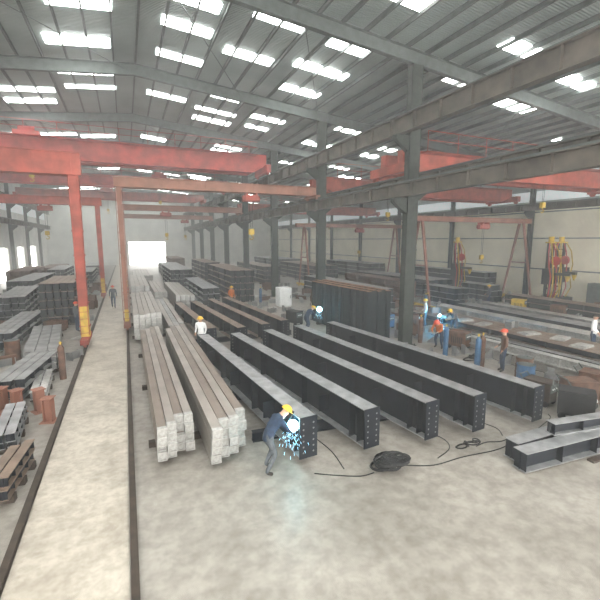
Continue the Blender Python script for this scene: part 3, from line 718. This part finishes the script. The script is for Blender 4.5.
# ---------------------------------------------------------------- people
def person(loc, rz, P, shirt, pants, hat=None, label='', mask=False, glove=None, s=1.0):
    names = list(P.keys()); idx = {n: i for i, n in enumerate(names)}
    rad = dict(pelvis=(.15,.115), spine=(.135,.10), chest=(.165,.115), neck=(.062,.062), head=(.085,.098), top=(.075,.085),
               sh=(.075,.075), el=(.05,.05), wr=(.034,.03), ha=(.042,.022), hip=(.095,.095), kn=(.065,.065), an=(.048,.05), toe=(.042,.035))
    E = [('pelvis','spine','s'),('spine','chest','s'),('chest','neck','s'),('neck','head','k'),('head','top','k')]
    for d in 'LR':
        E += [('chest','sh'+d,'s'),('sh'+d,'el'+d,'s'),('el'+d,'wr'+d,'s'),('wr'+d,'ha'+d,'g'),('pelvis','hip'+d,'p'),('hip'+d,'kn'+d,'p'),('kn'+d,'an'+d,'p'),('an'+d,'toe'+d,'b')]
    me = bpy.data.meshes.new('tmp'); me.from_pydata([P[n] for n in names], [(idx[a], idx[b_]) for a, b_, _ in E], [])
    t = bpy.data.objects.new('tmp', me); C.objects.link(t)
    t.modifiers.new('s', 'SKIN'); sb = t.modifiers.new('u', 'SUBSURF'); sb.levels = 1; sb.render_levels = 1
    sv = me.skin_vertices[0].data
    for n in names:
        key = n[:-1] if n[-1] in 'LR' and n[:-1] in rad else n
        sv[idx[n]].radius = rad[key]; sv[idx[n]].use_root = (n == 'pelvis')
    bpy.context.view_layer.update()
    dg = bpy.context.evaluated_depsgraph_get()
    ev = bpy.data.meshes.new_from_object(t.evaluated_get(dg))
    bpy.data.objects.remove(t)
    B = MB(); B.v = [tuple(v.co) for v in ev.vertices]; B.f = [tuple(p.vertices) for p in ev.polygons]
    cm = {'s': 1, 'p': 2, 'b': 3, 'k': 0, 'g': 4}
    for p in ev.polygons:
        c = p.center; best = 9; bm = 1
        for a, b_, k_ in E:
            A = Vector(P[a]); D = Vector(P[b_])-A
            tt = max(0, min(1, (c-A).dot(D)/D.length_squared)); dist = (c-(A+D*tt)).length
            ra = rad.get(a[:-1] if a[-1] in 'LR' and a[:-1] in rad else a)[0]; rb = rad.get(b_[:-1] if b_[-1] in 'LR' and b_[:-1] in rad else b_)[0]
            dist -= ra+(rb-ra)*tt
            if dist < best: best = dist; bm = cm[k_]
        B.m.append(bm)
    for d, sg in (('L', -1), ('R', 1)):
        w = Vector(P['wr'+d]); h = Vector(P['ha'+d]); dd = (h-w).normalized()
        side = dd.cross(Vector((0,0,1)))
        if side.length < .3: side = Vector((0,1,0))
        side.normalize(); nn = side.cross(dd).normalized()
        if nn.z > 0: nn = -nn
        for i, ln in enumerate((.9, 1.05, 1., .78)):
            b0 = h+side*(i-1.5)*.021; p1 = b0+dd*.045*ln; p2 = p1+(dd*.7+nn*.7).normalized()*.03*ln; p3 = p2+(dd*.2+nn).normalized()*.022*ln
            B.cyl(b0, p1, .0105, 6, 4, .0095).cyl(p1, p2, .0095, 6, 4, .0085).cyl(p2, p3, .0085, 6, 4, .006)
        tb = w+(h-w)*.35+side*.03; tdir = (dd+side*.7+nn*.3).normalized()
        B.cyl(tb, tb+tdir*.04, .013, 6, 4, .011).cyl(tb+tdir*.04, tb+tdir*.04+(dd+nn*.5).normalized()*.03, .011, 6, 4, .008)
    H = Vector(P['head']); T = Vector(P['top']); up = (T-H).normalized()
    fw = Vector((0,1,0)); fw = (fw-up*fw.dot(up)).normalized(); rt = fw.cross(up)
    hc = (H+T)/2
    for sg in (-1, 1):
        B.sph(hc+rt*.033*sg+fw*.083, .012, 5, 8, 5)
        B.sph(hc+rt*.082*sg-up*.01, .022, 0, 8, 5)
    B.cyl(hc+fw*.085-up*.005, hc+fw*.112-up*.04, .009, 6, 0, .015)
    B.cyl(hc+fw*.088-up*.065-rt*.022, hc+fw*.088-up*.065+rt*.022, .006, 6, 6)
    m_ = B.mesh('person_body', [M_skin, shirt, pants, M_shoe, glove or M_skin, M_hair, M_hatR])
    m_.polygons.foreach_set('use_smooth', [True]*len(m_.polygons))
    o = put('person', m_, loc, rz, label=label, cat='person'); o.scale = (s, s, s)
    rotm = Matrix((rt, fw, up)).transposed()
    def hp(name, mb, mt):
        mb.v = [tuple(rotm @ Vector(v) + hc) for v in mb.v]
        put(name, mb.mesh(name, [mt]), parent=o, smooth=True)
    if hat:
        mb = MB().sph((0,0,.03), .125, 0, 16, 6, (1,1.12,.95), half=True).cyl((0,.02,.025), (0,.02,.04), .15, 18)
        hp('hard_hat', mb, hat)
    else:
        hp('hair', MB().sph((0,-.012,.015), .108, 0, 14, 6, (.95,1.08,1.08), half=True), M_hair)
    if mask:
        mb = MB().prism([(-.1,-.16),(.1,-.16),(.12,0),(.11,.09),(-.11,.09),(-.12,0)], .12, .135)
        mb.box(-.05,.05,.135,.14,-.02,.04)
        hp('welding_mask', mb, M_black)
    return o

STAND = dict(pelvis=(0,0,.95), spine=(0,.0,1.14), chest=(0,0,1.34), neck=(0,0,1.49), head=(0,.02,1.57), top=(0,.02,1.66),
  shL=(-.19,0,1.41), elL=(-.24,-.03,1.13), wrL=(-.22,.12,.93), haL=(-.21,.16,.86), shR=(.19,0,1.41), elR=(.24,-.03,1.13), wrR=(.2,.16,1.0), haR=(.18,.23,.97),
  hipL=(-.1,0,.88), knL=(-.11,.03,.5), anL=(-.11,0,.1), toeL=(-.13,.15,.04), hipR=(.1,0,.88), knR=(.12,.03,.5), anR=(.12,-.02,.1), toeR=(.14,.13,.04))
WALK = dict(STAND, knL=(-.1,.17,.52), anL=(-.1,.25,.1), toeL=(-.11,.39,.05), knR=(.1,.02,.5), anR=(.1,-.27,.14), toeR=(.1,-.14,.04), wrL=(-.25,-.12,.88), haL=(-.25,-.14,.8), elL=(-.24,-.08,1.13), wrR=(.24,.2,.92), haR=(.23,.26,.86))
BEND = dict(pelvis=(0,-.12,.86), spine=(0,-.02,1.02), chest=(0,.14,1.17), neck=(0,.27,1.27), head=(0,.35,1.31), top=(0,.41,1.385),
  shL=(-.19,.17,1.2), elL=(-.24,.34,.98), wrL=(-.14,.52,.93), haL=(-.09,.6,.92), shR=(.19,.17,1.2), elR=(.24,.33,.97), wrR=(.12,.5,.9), haR=(.08,.58,.89),
  hipL=(-.11,-.1,.8), knL=(-.15,.1,.45), anL=(-.16,-.08,.1), toeL=(-.19,.08,.04), hipR=(.11,-.1,.8), knR=(.15,.02,.46), anR=(.17,-.22,.1), toeR=(.2,-.06,.04))

person((2.76, 8.0, 0), R(-82), BEND, M_navy, M_grey, M_hatY, 'stooping welder in navy overalls and yellow hard hat', True, M_glove)
person((2.95, 18.3, 0), R(150), STAND, M_shirtw, M_navy, M_hatY, 'worker in white shirt and dark trousers beside tubes')
person((-1.1, 33.8, 0), R(180), WALK, M_grey, M_navy, M_hatR, 'worker in grey clothes walking along the pale walkway')
person((9.3, 20.4, 0), R(-80), BEND, M_navy, M_navy, M_hatY, 'stooping welder behind the girders beside a blue arc', True, M_glove)
person((13.6, 14.6, 0), R(120), BEND, M_orange, M_navy, M_hatR, 'stooping worker in orange top beside a hall column', glove=M_glove)
person((16.2, 18.6, 0), R(60), STAND, M_shirtw, M_grey, M_hatY, 'worker in pale shirt standing over a welding job', glove=M_glove)
person((16.5, 16.6, 0), R(100), BEND, M_grey, M_navy, M_hatY, 'stooping worker in grey clothes at the side bay beams', True, M_glove)
person((13.5, 10.9, 0), R(60), STAND, M_rust, M_navy, M_hatR, 'worker in brown top with red hard hat beside gas cylinders')
person((19.3, 11.0, 0), R(-160), STAND, M_shirtw, M_navy, None, 'bare-headed worker in white shirt beside the pale beams', s=1.1)
person((7.2, 29.8, 0), R(200), STAND, M_orange, M_navy, M_hatY, 'worker in orange top standing among the stacks')
person((-2.8, 25.6, 0), R(-60), STAND, M_grey, M_navy, M_hatR, 'worker in grey beside the crane rail')
person((25.9, 22.6, 0), R(60), STAND, M_grey, M_navy, M_hatY, 'worker in grey standing in the side bay')

def arc(p, frm, energy, label, r=.04, n=70, vmax=1.0):
    e = empty('welding_torch', p, 0, label, 'welding torch', 'lit welding torches')
    d = Vector(frm)-Vector(p)
    put('torch_handle', MB().cyl(d*.1, d, .014, 8).cyl(d*.02, d*.1, .007, 6).mesh('handle', [M_black]), parent=e)
    put('arc_spark', MB().sph((0,0,0), r, 0, 12, 8).mesh('spark', [M_arc]), parent=e)
    m = MB()
    for i in range(n):
        v = Vector((random.gauss(0,1), random.gauss(0,1), random.gauss(0,1))).normalized()*random.uniform(.3, vmax)
        t = random.uniform(.04, .3)
        q0 = v*t+Vector((0,0,-4.9*t*t)); t += .02; q1 = v*t+Vector((0,0,-4.9*t*t))
        if q1.z < -p[2]+.02: continue
        m.cyl(q0, q1, .0022, 4)
    put('spark_spray', m.mesh('sprays', [M_spk]), parent=e, kind='stuff')
    l = bpy.data.lights.new('arc_light', 'POINT'); l.energy = energy; l.color = (.04, .5, 1); l.shadow_soft_size = .1
    lo = bpy.data.objects.new('arc_light', l); C.objects.link(lo); lo.parent = e
arc((3.24, 7.9, 1.04), (3.23, 8.02, .93), 480, 'lit welding torch held against the girder end', .13, n=150, vmax=1.3)
arc((10.05, 20.4, 1.25), (9.9, 20.45, .93), 22000, 'lit welding torch behind the girders', .14)
arc((16.2, 17.4, .95), (16.1, 17.2, .92), 300, 'lit welding torch in the side bay', .07)

# ---------------------------------------------------------------- light and dusty air
w = bpy.data.worlds.new('World'); bpy.context.scene.world = w; w.use_nodes = True
bg = w.node_tree.nodes['Background']; bg.inputs['Color'].default_value = (1, .985, .94, 1); bg.inputs['Strength'].default_value = 5.4

hz = bpy.data.materials.new('dusty_air'); hz.use_nodes = True
nt = hz.node_tree; nt.nodes.remove(nt.nodes['Principled BSDF'])
vs = nt.nodes.new('ShaderNodeVolumeScatter'); vs.inputs['Density'].default_value = .0062; vs.inputs['Color'].default_value = (.98, .98, .97, 1); vs.inputs['Anisotropy'].default_value = .2
nt.links.new(vs.outputs[0], nt.nodes['Material Output'].inputs['Volume'])
put('dusty_air', MB().box(-16, 36, -8, 94, -1, 16.5).mesh('air', [hz]), label='thin dusty welding haze filling the whole hall', cat='haze', kind='stuff')

cam = bpy.data.cameras.new('Camera'); co = bpy.data.objects.new('Camera', cam); C.objects.link(co)
co.location = (0, 0, 5.2); co.rotation_euler = (R(81.47), 0, R(-23.4)); cam.lens = 24; cam.sensor_width = 36
cam.clip_end = 500
bpy.context.scene.camera = co
